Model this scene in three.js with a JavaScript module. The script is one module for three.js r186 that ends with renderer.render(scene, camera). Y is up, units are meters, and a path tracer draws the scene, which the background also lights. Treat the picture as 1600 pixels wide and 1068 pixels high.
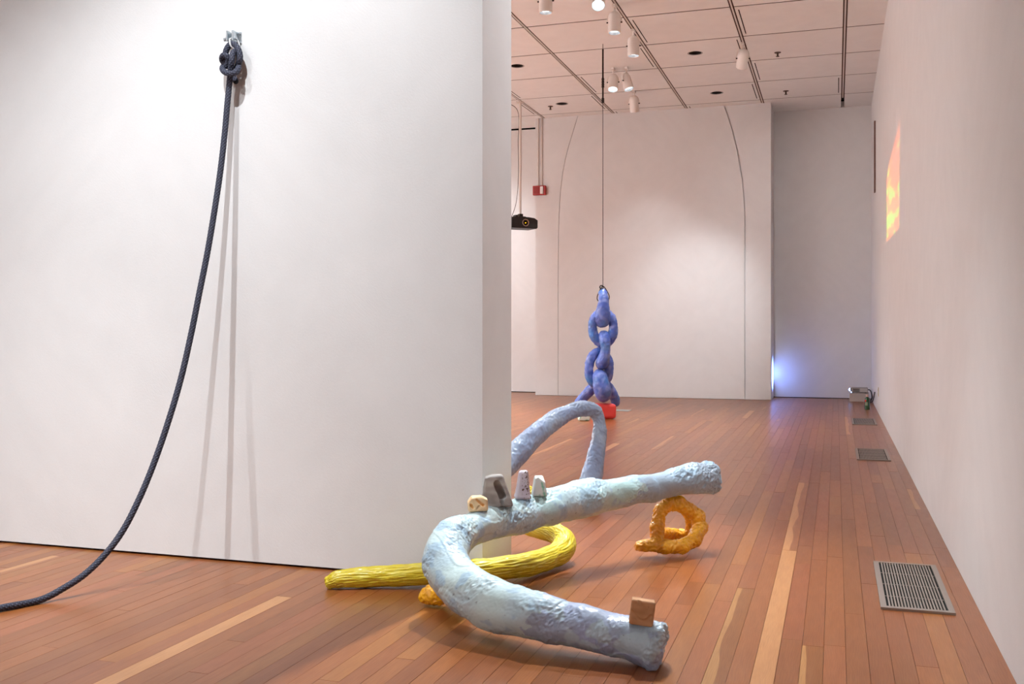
import * as THREE from 'three';
import { ImprovedNoise } from 'three/addons/math/ImprovedNoise.js';
import { RoundedBoxGeometry } from 'three/addons/geometries/RoundedBoxGeometry.js';
import { mergeGeometries } from 'three/addons/utils/BufferGeometryUtils.js';

// ---------------------------------------------------------------- camera, light level
const V3 = (x, y, z) => new THREE.Vector3(x, y, z);
const FOCAL = 1556, EYE = 1.15, HORIZON = 515, YAW = Math.atan(506 / FOCAL);
const scene = new THREE.Scene();
scene.background = new THREE.Color(0x000000);
const camera = new THREE.PerspectiveCamera(2 * Math.atan(534 / FOCAL) * 180 / Math.PI, 1600 / 1068, 0.05, 60);
camera.position.set(0, EYE, 0);
camera.rotation.set(0, YAW, 0);
camera.setViewOffset(1600, 1068, 0, 534 - HORIZON, 1600, 1068);
const renderer = new THREE.WebGLRenderer();
renderer.toneMapping = THREE.LinearToneMapping;
renderer.toneMappingExposure = 0.84;
renderer.shadowMap.enabled = true;
const LAMP_COLOR = new THREE.Color(0.89, 0.965, 1.02);
// track spotlights: [mount x, mount z, target x, y, z, candela, half angle in degrees, label, drop]
const HEADS = [
  // over the rope wall and the sculptures
  [-2.381, -2.40, -2.60, 1.8, -4.27, 43, 37, 'white cylindrical track spotlight mounted above and right of the rope bracket'],
  [-3.628, -1.20, -3.80, 1.5, -3.2, 50, 35, 'white cylindrical track spotlight set well out from the rope wall'],
  [-4.300, -2.00, -3.77, -1.0, -3.0, 74, 29, 'white cylindrical track spotlight mounted left of the rope bracket'],
  [-1.330, -5.50, -1.3, 0.2, -4.1, 78, 33, 'white cylindrical track spotlight aimed back down on the yellow and blue sculptures'],
  [-1.138, -7.10, -1.3, 0.2, -4.2, 54, 27, 'white cylindrical track spotlight mounted beyond the partition end'],
  [-3.628, -7.60, -2.6, 0.2, -6.6, 46, 40, 'white cylindrical track spotlight over the floor behind the partition'],
  [-1.138, -10.20, -0.15, 2.5, -17.5, 18, 22, 'white cylindrical track spotlight sent far down the room to the recessed corner'],
  // washing the walls that the picture does not show
  [-6.122, -6.60, -8.2, 0.4, -6.8, 170, 60, 'white track spotlight washing the side wall right behind the partition'],
  [-6.122, -9.60, -9.0, 2.6, -9.6, 290, 62, 'white track spotlight washing the middle of the side wall'],
  [-6.122, -12.60, -7.6, 0.0, -12.4, 340, 60, 'white track spotlight washing the side wall near the hanging projector'],
  [-6.122, -15.20, -8.0, 1.5, -17.5, 40, 60, 'white track spotlight washing the corner left of the far wall'],
  [-1.138, 0.90, -1.4, 1.8, 4.0, 4, 64, 'white track spotlight washing the front wall behind the viewer'],
  [-6.122, 0.90, -6.0, 1.8, 4.0, 185, 64, 'white track spotlight washing the front wall opposite the rope'],
  // seen in the picture
  [-2.954, -10.25, -2.95, 0.0, -10.2, 24, 42, 'white cylindrical track spotlight pointing straight down near the partition edge'],
  [-2.400, -10.35, -1.6, 0.0, -6.6, 17, 34, 'white cylindrical track spotlight tilted forward with its bright lamp showing'],
  [-2.410, -11.20, -2.35, 0.0, -10.8, 24, 42, 'white cylindrical track spotlight next to the one with its bright lamp showing'],
  [-2.385, -12.20, -2.37, 0.0, -12.1, 24, 42, 'white cylindrical track spotlight hanging alone at a panel corner'],
  [-3.010, -13.90, -2.75, 0.0, -12.0, 26, 34, 'white cylindrical track spotlight of a close pair, the one facing forward'],
  [-2.820, -13.92, -1.3, 0.0, -13.2, 24, 40, 'white cylindrical track spotlight of a close pair, the one tilted sideways'],
  [-2.984, -15.32, -2.9, 0.6, -16.8, 8, 36, 'white cylindrical track spotlight with its back turned, close to the far wall'],
  [-1.146, -13.20, -2.30, 1.2, -16.8, 46, 20, 'white cylindrical track spotlight tipped away towards the lit patch of far wall'],
];

// ---------------------------------------------------------------- helpers
let seed = 20177;
const rnd = () => { seed = (seed * 1664525 + 1013904223) >>> 0; return seed / 4294967296; };
const rr = (a, b) => a + (b - a) * rnd();
const perlin = new ImprovedNoise();
const noise = (x, y, z) => perlin.noise(x + 51.37, y + 17.71, z + 83.19);
const fbm = (x, y, z, o = 3) => { let a = 0, w = 1; for (let i = 0; i < o; i++) { a += w * noise(x, y, z); x *= 2.03; y *= 2.03; z *= 2.03; w *= 0.5; } return a; };
const clamp = (x, a = 0, b = 1) => Math.min(b, Math.max(a, x));
const smooth = (a, b, x) => { const t = clamp((x - a) / (b - a)); return t * t * (3 - 2 * t); };
const FWD = V3(-Math.sin(YAW), 0, -Math.cos(YAW)), RIGHT = V3(Math.cos(YAW), 0, -Math.sin(YAW));
// a measured image point at a known distance along the lens axis, as a world point
const at = (u, v, d) => V3(0, EYE, 0).addScaledVector(FWD, d).addScaledVector(RIGHT, (u - 800) / FOCAL * d).add(V3(0, (HORIZON - v) / FOCAL * d, 0));
const project = (p) => { const q = p.clone().sub(camera.position), d = q.dot(FWD); return [800 + FOCAL * q.dot(RIGHT) / d, HORIZON - FOCAL * q.y / d, d]; };

const names = {};
const numbered = (n) => { const k = names[n] = (names[n] ?? -1) + 1; return k ? n + '_' + String(k).padStart(3, '0') : n; };
function mesh(name, geo, mat, parent) {
  const m = new THREE.Mesh(geo, mat); m.name = name; m.castShadow = m.receiveShadow = true; parent.add(m); return m;
}
function thing(name, label, category, pos, group) {
  const o = new THREE.Group(); o.name = numbered(name); o.userData = { label, category }; if (group) o.userData.group = group;
  if (pos) o.position.copy(pos); scene.add(o); return o;
}
function solo(name, label, category, geo, mat, group) {
  const m = mesh(numbered(name), geo, mat, scene); m.userData = { label, category }; if (group) m.userData.group = group; return m;
}
function structure(name, label, category) {
  const o = new THREE.Group(); o.name = name; o.userData = { kind: 'structure', label, category }; scene.add(o); return o;
}
function box(x0, x1, y0, y1, z0, z1) {   // box with uv in metres
  const g = new THREE.BoxGeometry(x1 - x0, y1 - y0, z1 - z0); g.translate((x0 + x1) / 2, (y0 + y1) / 2, (z0 + z1) / 2);
  const p = g.attributes.position, n = g.attributes.normal, uv = g.attributes.uv;
  for (let i = 0; i < p.count; i++) {
    if (Math.abs(n.getX(i)) > 0.5) uv.setXY(i, p.getZ(i), p.getY(i));
    else if (Math.abs(n.getY(i)) > 0.5) uv.setXY(i, p.getX(i), p.getZ(i));
    else uv.setXY(i, p.getX(i), p.getY(i));
  }
  return g;
}
const merge = (l) => mergeGeometries(l.map((g) => { const q = g.index ? g.toNonIndexed() : g; return q; }));
const cyl = (a, b, r, r2 = r, n = 16) => {   // cylinder from a to b
  const d = b.clone().sub(a), g = new THREE.CylinderGeometry(r2, r, d.length(), n);
  g.applyQuaternion(new THREE.Quaternion().setFromUnitVectors(V3(0, 1, 0), d.clone().normalize())); g.translate(...a.clone().add(b).multiplyScalar(0.5).toArray()); return g;
};
const wire = (pts, r, n = 60, rad = 10, closed = false) => new THREE.TubeGeometry(new THREE.CatmullRomCurve3(pts, closed), n, r, rad, closed);
const std = (color, roughness = 0.6, extra = {}) => new THREE.MeshPhysicalMaterial({ color, roughness, ...extra });

// isosurface of a distance function (naive surface nets)
function sdfMesh(f, lo, hi, cell) {
  const n = [0, 1, 2].map((k) => Math.ceil((hi[k] - lo[k]) / cell) + 1), [nx, ny, nz] = n, val = new Float32Array(nx * ny * nz);
  for (let k = 0, i = 0; k < nz; k++) for (let j = 0; j < ny; j++) for (let q = 0; q < nx; q++, i++) val[i] = f(lo[0] + q * cell, lo[1] + j * cell, lo[2] + k * cell);
  const id = new Int32Array(nx * ny * nz).fill(-1), pos = [], idx = [], S = [1, nx, nx * ny];
  for (let k = 0; k < nz - 1; k++) for (let j = 0; j < ny - 1; j++) for (let q = 0; q < nx - 1; q++) {
    const b = q + nx * (j + ny * k); let sx = 0, sy = 0, sz = 0, c = 0;
    for (let ax = 0; ax < 3; ax++) for (let e = 0; e < 4; e++) {
      const o1 = (ax + 1) % 3, o2 = (ax + 2) % 3, a = b + (e & 1) * S[o1] + (e >> 1) * S[o2], v0 = val[a], v1 = val[a + S[ax]];
      if ((v0 < 0) !== (v1 < 0)) { const p = [0, 0, 0]; p[o1] = e & 1; p[o2] = e >> 1; p[ax] = v0 / (v0 - v1); sx += p[0]; sy += p[1]; sz += p[2]; c++; }
    }
    if (c) { id[b] = pos.length / 3; pos.push(lo[0] + (q + sx / c) * cell, lo[1] + (j + sy / c) * cell, lo[2] + (k + sz / c) * cell); }
  }
  for (let k = 1; k < nz - 1; k++) for (let j = 1; j < ny - 1; j++) for (let q = 1; q < nx - 1; q++) {
    const b = q + nx * (j + ny * k);
    for (let ax = 0; ax < 3; ax++) {
      const v0 = val[b], v1 = val[b + S[ax]]; if ((v0 < 0) === (v1 < 0)) continue;
      const u = S[(ax + 1) % 3], w = S[(ax + 2) % 3], A = id[b - u - w], B = id[b - w], D = id[b - u], Cc = id[b];
      if (v0 < 0) idx.push(A, B, Cc, A, Cc, D); else idx.push(A, Cc, B, A, D, Cc);
    }
  }
  const g = new THREE.BufferGeometry(); g.setAttribute('position', new THREE.Float32BufferAttribute(pos, 3)); g.setIndex(idx); g.computeVertexNormals(); return g;
}
const smin = (a, b, k) => { const h = clamp(0.5 + 0.5 * (b - a) / k); return b + (a - b) * h - k * h * (1 - h); };
function capsule(x, y, z, a, b) {   // a, b = [x, y, z, r]
  const dx = b[0] - a[0], dy = b[1] - a[1], dz = b[2] - a[2], t = clamp(((x - a[0]) * dx + (y - a[1]) * dy + (z - a[2]) * dz) / (dx * dx + dy * dy + dz * dz + 1e-9));
  return Math.hypot(x - a[0] - t * dx, y - a[1] - t * dy, z - a[2] - t * dz) - (a[3] + t * (b[3] - a[3]));
}
const chainField = (pts, k = 0.03, closed = false) => (x, y, z) => { let d = 9; for (let i = 0; i < pts.length - (closed ? 0 : 1); i++) d = smin(d, capsule(x, y, z, pts[i], pts[(i + 1) % pts.length]), k); return d; };
function boundsOf(pts, pad) { const lo = [9, 9, 9], hi = [-9, -9, -9]; for (const p of pts) for (let k = 0; k < 3; k++) { lo[k] = Math.min(lo[k], p[k] - p[3] - pad); hi[k] = Math.max(hi[k], p[k] + p[3] + pad); } return [lo, hi]; }
function displace(g, fn) {   // move each point along its normal
  const p = g.attributes.position, n = g.attributes.normal, m = new Float32Array(p.count);
  for (let i = 0; i < p.count; i++) m[i] = fn(p.getX(i), p.getY(i), p.getZ(i));
  for (let i = 0; i < p.count; i++) p.setXYZ(i, p.getX(i) + n.getX(i) * m[i], p.getY(i) + n.getY(i) * m[i], p.getZ(i) + n.getZ(i) * m[i]);
  g.computeVertexNormals(); return g;
}
function paint(g, fn) {   // vertex colours from a point
  const p = g.attributes.position, c = new Float32Array(p.count * 3), k = new THREE.Color();
  for (let i = 0; i < p.count; i++) { fn(k, p.getX(i), p.getY(i), p.getZ(i), i); c[3 * i] = k.r; c[3 * i + 1] = k.g; c[3 * i + 2] = k.b; }
  g.setAttribute('color', new THREE.BufferAttribute(c, 3)); return g;
}
// swept tube of varying radius with closed ends; userData.t holds the place along it for each point
function lumpTube(ctrl, { seg = 300, rad = 96, endA = 0.3, endB = 0.3, cap = 10, flatten = null } = {}) {
  const curve = new THREE.CatmullRomCurve3(ctrl.map((c) => c[0]), false, 'centripetal'), N = ctrl.length - 1;
  const radius = (t) => { const x = clamp(t * N, 0, N - 1e-6), i = Math.floor(x), f = x - i, r = (k) => ctrl[clamp(k, 0, N)][1]; const s = f * f * (3 - 2 * f); return r(i) + (r(i + 1) - r(i)) * s; };
  const pos = [], idx = [], ts = []; let nor = null, prev = null, rings = 0;
  const ring = (c, T, r, t) => {
    if (!nor) { nor = V3(0, 1, 0); nor.addScaledVector(T, -nor.dot(T)).normalize(); } else nor.addScaledVector(T, -nor.dot(T)).normalize();
    const bi = T.clone().cross(nor);
    for (let j = 0; j < rad; j++) { const a = j / rad * Math.PI * 2, k = flatten ? flatten(t, a) : 1; pos.push(c.x + r * k * (nor.x * Math.cos(a) + bi.x * Math.sin(a)), c.y + r * k * (nor.y * Math.cos(a) + bi.y * Math.sin(a)), c.z + r * k * (nor.z * Math.cos(a) + bi.z * Math.sin(a))); ts.push(t); }
    rings++;
  };
  const P = (t) => curve.getPoint(t), T = (t) => curve.getTangent(t);
  for (let k = cap; k >= 1; k--) { const ph = k / cap * Math.PI / 2 * 0.985; ring(P(0).addScaledVector(T(0), -radius(0) * endA * Math.sin(ph)), T(0), radius(0) * Math.pow(Math.cos(ph), endA < 0.6 ? 0.4 : 1), 0); }
  for (let i = 0; i <= seg; i++) { const t = i / seg; ring(P(t), T(t), radius(t), t); }
  for (let k = 1; k <= cap; k++) { const ph = k / cap * Math.PI / 2 * 0.985; ring(P(1).addScaledVector(T(1), radius(1) * endB * Math.sin(ph)), T(1), radius(1) * Math.pow(Math.cos(ph), endB < 0.6 ? 0.4 : 1), 1); }
  for (let i = 0; i < rings - 1; i++) for (let j = 0; j < rad; j++) { const a = i * rad + j, b = i * rad + (j + 1) % rad, c = a + rad, d = b + rad; idx.push(a, b, c, b, d, c); }
  for (const [r0, flip] of [[0, false], [rings - 1, true]]) {
    const c = V3(); for (let j = 0; j < rad; j++) c.add(V3(pos[(r0 * rad + j) * 3], pos[(r0 * rad + j) * 3 + 1], pos[(r0 * rad + j) * 3 + 2])); c.divideScalar(rad);
    const q = pos.length / 3; pos.push(c.x, c.y, c.z); ts.push(r0 ? 1 : 0);
    for (let j = 0; j < rad; j++) { const a = r0 * rad + j, b = r0 * rad + (j + 1) % rad; flip ? idx.push(a, b, q) : idx.push(b, a, q); }
  }
  const g = new THREE.BufferGeometry(); g.setAttribute('position', new THREE.Float32BufferAttribute(pos, 3)); g.setIndex(idx); g.computeVertexNormals(); g.userData.t = ts; return g;
}
function texture(w, h, fn, srgb, repeat = true) {
  const d = new Uint8Array(w * h * 4), o = [0, 0, 0];
  for (let y = 0, i = 0; y < h; y++) for (let x = 0; x < w; x++, i += 4) { fn(o, x, y); d[i] = clamp(o[0], 0, 255); d[i + 1] = clamp(o[1], 0, 255); d[i + 2] = clamp(o[2], 0, 255); d[i + 3] = 255; }
  const t = new THREE.DataTexture(d, w, h); t.magFilter = THREE.LinearFilter; t.minFilter = THREE.LinearFilter; t.wrapS = t.wrapT = repeat ? THREE.RepeatWrapping : THREE.ClampToEdgeWrapping;
  if (srgb) t.colorSpace = THREE.SRGBColorSpace; t.needsUpdate = true; return t;
}

// ---------------------------------------------------------------- materials of the room
const tileNoise = (x, y, n, s) => { // periodic noise over [0,1)
  const a = x * Math.PI * 2, b = y * Math.PI * 2; return fbm(Math.cos(a) * n + s, Math.sin(a) * n + Math.cos(b) * n, Math.sin(b) * n - s, 3);
};
const wallBump = texture(512, 512, (o, x, y) => { const v = 128 + 95 * tileNoise(x / 512, y / 512, 14, 3) + 30 * (rnd() - 0.5); o[0] = o[1] = o[2] = v; });
wallBump.repeat.set(1.4, 1.4);
const wallTone = texture(512, 512, (o, x, y) => { const v = 1 + 0.012 * tileNoise(x / 512, y / 512, 2.2, 9) + 0.006 * (rnd() - 0.5); o[0] = 236 * v; o[1] = 234 * v; o[2] = 232 * v; }, true);
wallTone.repeat.set(0.37, 0.37);
const WALL = new THREE.MeshPhysicalMaterial({ map: wallTone, color: 0xeeecec, roughness: 0.62, bumpMap: wallBump, bumpScale: 0.00035 });
const CEIL = new THREE.MeshPhysicalMaterial({ map: wallTone, roughness: 0.85, bumpMap: wallBump, bumpScale: 0.0006 });
const DARK = std(0x120d0b, 0.9);
const PLINTH = std(0x2a1f1a, 0.9);

// ---------------------------------------------------------------- room shell
const XR = 0.56, XL = -9.0, ZF = 4.0, ZB = -17.53, ZS = -16.8, H = 4.865, SX0 = -5.03, SX1 = -1.01;
const PZ0 = -4.266, PZ1 = -4.69, PX = -1.529;
const wallLeft = structure('wall_left', 'white partition wall that the dark rope hangs on', 'wall');
mesh('wall_face', box(XL, PX, 0.011, H, PZ1, PZ0), WALL, wallLeft);
mesh('plinth', box(XL, PX - 0.03, 0, 0.011, PZ1 + 0.03, PZ0 - 0.03), PLINTH, wallLeft);
const wallRight = structure('wall_right', 'long white wall beside the floor vents', 'wall');
mesh('wall_face', box(XR, XR + 0.2, -0.03, H + 0.1, ZB - 0.2, ZF + 0.2), WALL, wallRight);
const wallFar = structure('wall_recess', 'white wall set back behind the far wall, washed with blue light', 'wall');
mesh('wall_face', box(SX1 - 0.5, XR, 0.012, H + 0.1, ZB - 0.2, ZB), WALL, wallFar);
mesh('wall_face', box(XL, SX0 + 0.5, 0.012, H - 0.03, ZB - 0.2, ZB), WALL, wallFar);
mesh('plinth', box(XL, XR, -0.03, 0.012, ZB - 0.2, ZB - 0.02), PLINTH, wallFar);
const wallSide = structure('wall_side', 'white wall at the far side of the room', 'wall');
mesh('wall_face', box(XL - 0.2, XL, -0.03, H + 0.1, ZB - 0.2, ZF + 0.2), WALL, wallSide);
const wallFront = structure('wall_front', 'white wall of the room opposite the rope wall', 'wall');
mesh('wall_face', box(XL, XR, -0.03, H + 0.1, ZF, ZF + 0.2), WALL, wallFront);
// far wall with the thin joint of a closed arch
const wallBack = structure('wall_back', 'white far wall with the thin outline of a closed arch', 'wall');
mesh('wall_core', box(SX0, SX1, 0, H, ZB, ZS - 0.03), WALL, wallBack);
{
  const left = [[-4.259, H], [-4.345, 4.60], [-4.432, 4.327], [-4.490, 4.10], [-4.532, 3.886], [-4.570, 3.60], [-4.590, 3.33], [-4.606, 2.90], [-4.614, 2.4], [-4.616, 2.0], [-4.616, 0.006]];
  const right = [[-1.757, H], [-1.690, 4.66], [-1.621, 4.433], [-1.560, 4.17], [-1.510, 3.898], [-1.470, 3.66], [-1.445, 3.419], [-1.430, 3.2], [-1.425, 2.996], [-1.425, 0.006]];
  const poly = (pts) => { const s = new THREE.Shape(); pts.forEach(([x, y], i) => i ? s.lineTo(x, y) : s.moveTo(x, y)); const g = new THREE.ExtrudeGeometry(s, { depth: 0.03, bevelEnabled: false }); g.translate(0, 0, ZS - 0.03); return g; };
  mesh('wall_panel', poly([[SX0, H], [SX0, 0.006], ...left.slice().reverse().map(([x, y]) => [x - 0.004, y])]), WALL, wallBack);
  mesh('wall_panel', poly([...left.map(([x, y]) => [x + 0.004, y]), ...right.slice().reverse().map(([x, y]) => [x - 0.010, y])]), WALL, wallBack);
  mesh('wall_panel', poly([...right.map(([x, y]) => [x + 0.010, y]), [SX1, 0.006], [SX1, H]]), WALL, wallBack);
}

// ---------------------------------------------------------------- ceiling: panels, joints, tracks
const ceiling = structure('ceiling', 'panelled ceiling of large off-white square boards', 'ceiling');
mesh('ceiling_slab', box(XL, XR, H + 0.12, H + 0.22, ZB, ZF), std(0x1a120f, 0.95), ceiling);
const CX = 1.2455, CZ = 1.2145, xLine = (i) => 0.105 + CX * i, zLine = (j) => -16.549 + CZ * j;
const HOLES = [[-4.27, -13.365], [-4.284, -15.827], [-1.799, -13.486], [-1.776, -15.851]];
const trackMat = std(0xd8cfc9, 0.5);
for (let i = -8; i <= 0; i++) for (let j = -1; j <= 17; j++) {
  let x0 = Math.max(xLine(i) + 0.026, XL), x1 = Math.min(xLine(i + 1) - 0.026, XR), z0 = Math.max(zLine(j) + 0.017, ZB), z1 = Math.min(zLine(j + 1) - 0.017, ZF);
  if (i === 0) x1 = XR; if (x1 - x0 < 0.05 || z1 - z0 < 0.05) continue;
  if (z1 < ZS && x1 > SX0 && x0 < SX1 - 1) continue;
  const s = new THREE.Shape(); s.moveTo(x0, -z0); s.lineTo(x1, -z0); s.lineTo(x1, -z1); s.lineTo(x0, -z1); s.closePath();
  const holes = HOLES.filter(([x, z]) => x > x0 && x < x1 && z > z0 && z < z1);
  for (const [x, z] of holes) { const h = new THREE.Path(); h.absarc(x, -z, 0.088, 0, Math.PI * 2, true); s.holes.push(h); }
  const g = new THREE.ExtrudeGeometry(s, { depth: 0.05, bevelEnabled: false, curveSegments: 20 }); g.rotateX(-Math.PI / 2); g.translate(0, H, 0);
  const panel = mesh('ceiling_panel', g, CEIL, ceiling);
  for (const [x, z] of holes) mesh('downlight_recess', new THREE.LatheGeometry([[0.0, 0.068], [0.087, 0.068], [0.087, 0.002], [0.1, -0.002], [0.1, 0.0], [0.0872, 0.004]].map(([a, b]) => new THREE.Vector2(a, b)), 28).translate(x, H, z), DARK, panel);
  if (z1 < -10.8 && (i + j * 2) % 3 !== 0 && x1 - x0 > 1) { const side = j % 2 ? x0 + 0.035 : x1 - 0.045; mesh('air_slot', box(side, side + 0.012, H - 0.0015, H + 0.002, z0 + 0.1, z1 - 0.1), DARK, panel); }
}
const jointMat = std(0x4a3229, 0.9);
for (let j = 0; j <= 16; j++) mesh('joint_bar', box(XL, XR, H + 0.004, H + 0.03, zLine(j) - 0.0165, zLine(j) + 0.0165), jointMat, ceiling);
for (let i = -7; i <= 0; i++) mesh('joint_bar', box(xLine(i) - 0.0255, xLine(i) + 0.0255, H + 0.006, H + 0.03, ZS, ZF - 0.02), jointMat, ceiling);
for (let i = -7; i <= 0; i++) {   // lighting track in the long joints
  const x = xLine(i), r = box(x - 0.009, x + 0.009, H - 0.003, H + 0.006, ZS, ZF - 0.02); mesh('light_track', r, trackMat, ceiling);
}

// ---------------------------------------------------------------- strip floor
const ROWS = 16, TW = 2048, TH = 1024, RH = TH / ROWS, PITCH = 0.0752, TLEN = 2.6;
const rowSpec = Array.from({ length: ROWS }, (_, r) => ({ k: rr(-1, 1), warm: rr(-1, 1), sap: r >= 12 ? (r === 12 ? 2 : 1) : 0, f: rr(1.5, 3.5), off: rr(0, 90), edge: rr(0.3, 0.6) }));
const floorMap = texture(TW, TH, (o, x, y) => {
  const r = Math.floor(y / RH), s = rowSpec[r], v = (y % RH) / RH, a = x / TW * Math.PI * 2, cx = Math.cos(a), cy = Math.sin(a);
  const wob = 0.16 * noise(cx * 1.3 + s.off, cy * 1.3, 2) + 0.05 * noise(cx * 6 + s.off, cy * 6, 5);
  const q = v + wob, line = Math.sin((q * 9 + 1.1 * noise(cx * 2 + s.off, cy * 2, q * 2)) * s.f * 3), fib = noise(cx * 5 + s.off, cy * 5, v * 14), fib2 = noise(cx * 9, cy * 9 + s.off, v * 26);
  let R = 145 + 10 * s.k, Gc = 86 + 8 * s.k + 4 * s.warm, B = 44 + 6 * s.k - 3 * s.warm;
  const m = line * 3.2 + fib * 7 + fib2 * 4 + 6 * noise(cx * 3 + s.off, cy * 3, v * 3);
  R += m; Gc += m * 0.95; B += m * 0.8;
  if (s.sap) { const e = s.sap === 2 ? 0.9 : s.edge + 0.45 * noise(cx * 0.6, cy * 0.6 + s.off, 7) + 0.04 * noise(cx * 2.4, cy * 2.4, 1 + s.off), t = smooth(e + 0.02, e - 0.02, v); R += t * 36; Gc += t * 40; B += t * 34; }
  const sp = Math.sin(x * 12.9898 + y * 78.233) * 43758.5453; if (sp - Math.floor(sp) > 0.99996) { R += 55; Gc += 75; B += 90; }
  o[0] = R; o[1] = Gc; o[2] = B;
}, true);
const floorRough = texture(1024, 512, (o, x, y) => { const v = 76 + 4 * tileNoise(x / 1024, y / 512, 2, 4) + 2 * (rnd() - 0.5); o[0] = o[1] = o[2] = v; });
floorRough.repeat.set(1, 3);
const FLOOR = new THREE.MeshPhysicalMaterial({ map: floorMap, vertexColors: true, roughness: 1.0, specularIntensity: 1.0, ior: 1.47, roughnessMap: floorRough });
const floor = structure('floor', 'glossy reddish strip wood floor with pale sapwood streaks', 'floor');
mesh('subfloor', box(XL, XR, -0.12, -0.02, ZB - 0.2, ZF), std(0x1a100a, 0.95), floor);
const SAP = [[1180, 1040], [1140, 1020], [1232, 930], [1245, 830], [1258, 760], [250, 1021], [60, 880], [1190, 640], [1040, 690], [880, 690], [1165, 648], [1090, 648], [1325, 653], [980, 665], [1430, 780]]
  .map(([u, v]) => { const d = FOCAL * EYE / (v - HORIZON); return at(u, v, d); });
const planks = [];
for (let i = 0; ; i++) {
  const x1 = XR - i * PITCH, x0 = Math.max(x1 - PITCH, XL); if (x1 < XL + 0.01) break;
  let z = ZB - rr(0, 1.5);
  while (z < ZF) {
    const len = rr(0.5, 1) < 0.62 ? rr(0.35, 0.9) : rr(0.9, 2.5), za = Math.max(z, ZB), zb = Math.min(z + len, ZF); z += len;
    if (zb - za < 0.05) continue;
    const hitAt = SAP.findIndex((p) => p.x > x0 && p.x < x1 && p.z > za && p.z < zb), hit = hitAt >= 0;
    planks.push({ x0: x0 + 0.0006, x1: x1 - 0.0006, z0: za + 0.0006, z1: zb - 0.0006, row: hit ? (hitAt % 5 === 0 ? 12 : 13 + hitAt % 3) : rnd() < 0.012 ? 12 + Math.floor(rr(0, 4)) : Math.floor(rr(0, 12)), off: rnd(), tone: rr(0.86, 1.06), dy: rr(-0.0005, 0), tilt: rr(-0.0025, 0.0025), pitch: rr(-0.0004, 0.0004) });
  }
}
function plankGeo(p) {
  const g = box(p.x0, p.x1, -0.02, p.dy, p.z0, p.z1), q = g.attributes.position, uv = g.attributes.uv;
  for (let k = 0; k < q.count; k++) { if (q.getY(k) > -0.01) q.setY(k, p.dy + p.tilt * (q.getX(k) - (p.x0 + p.x1) / 2)); uv.setXY(k, (q.getZ(k) - p.z0) / TLEN + p.off, (p.row + 0.06 + 0.88 * (q.getX(k) - p.x0) / PITCH) / ROWS); }
  const c = new Float32Array(q.count * 3).fill(p.tone); for (let k = 0; k < q.count; k++) c[3 * k + 2] *= 0.97 + 0.05 * p.off; g.setAttribute('color', new THREE.BufferAttribute(c, 3)); g.computeVertexNormals(); return g;
}
const hidden = (x, z) => { const t = PZ0 / z; return z < PZ0 && x * t < PX; };
for (const p of planks) {
  p.area = 0; const n = 6;
  for (let k = 0; k < n; k++) { const z = p.z0 + (k + 0.5) / n * (p.z1 - p.z0), x = (p.x0 + p.x1) / 2; if (z > -1.2 || hidden(x, z)) continue; const [u, v, d] = project(V3(x, 0, z)); if (u < -10 || u > 1610 || v > 1080) continue; p.area += (p.z1 - p.z0) / n * PITCH * EYE / (d * d * d); }
}
planks.sort((a, b) => b.area - a.area);
planks.slice(0, 299).forEach((p) => mesh('plank', plankGeo(p), FLOOR, floor));
const rest = mesh('plank_field', mergeGeometries(planks.slice(299).map(plankGeo)), FLOOR, floor); rest.userData.kind = 'stuff';

// ---------------------------------------------------------------- track spotlights
const headWhite = std(0xe6ddd6, 0.45), lensMat = new THREE.MeshStandardMaterial({ color: 0xffffff, emissive: new THREE.Color(0.66, 0.9, 1.0), emissiveIntensity: 2.2 }), reflMat = std(0xdfe6ea, 0.25, { metalness: 0.6 });
const housingGeo = new THREE.LatheGeometry([[0.0, 0.125], [0.03, 0.121], [0.052, 0.108], [0.066, 0.085], [0.072, 0.055], [0.072, -0.125], [0.068, -0.127], [0.066, -0.123], [0.066, -0.085], [0.0, -0.085]].map(([a, b]) => new THREE.Vector2(a, -b)), 28);
const lensGeo = new THREE.CircleGeometry(0.058, 24); lensGeo.rotateX(-Math.PI / 2); lensGeo.translate(0, 0.094, 0);
const reflGeo = new THREE.CylinderGeometry(0.0655, 0.058, 0.03, 24, 1, true); reflGeo.translate(0, 0.108, 0);
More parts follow.
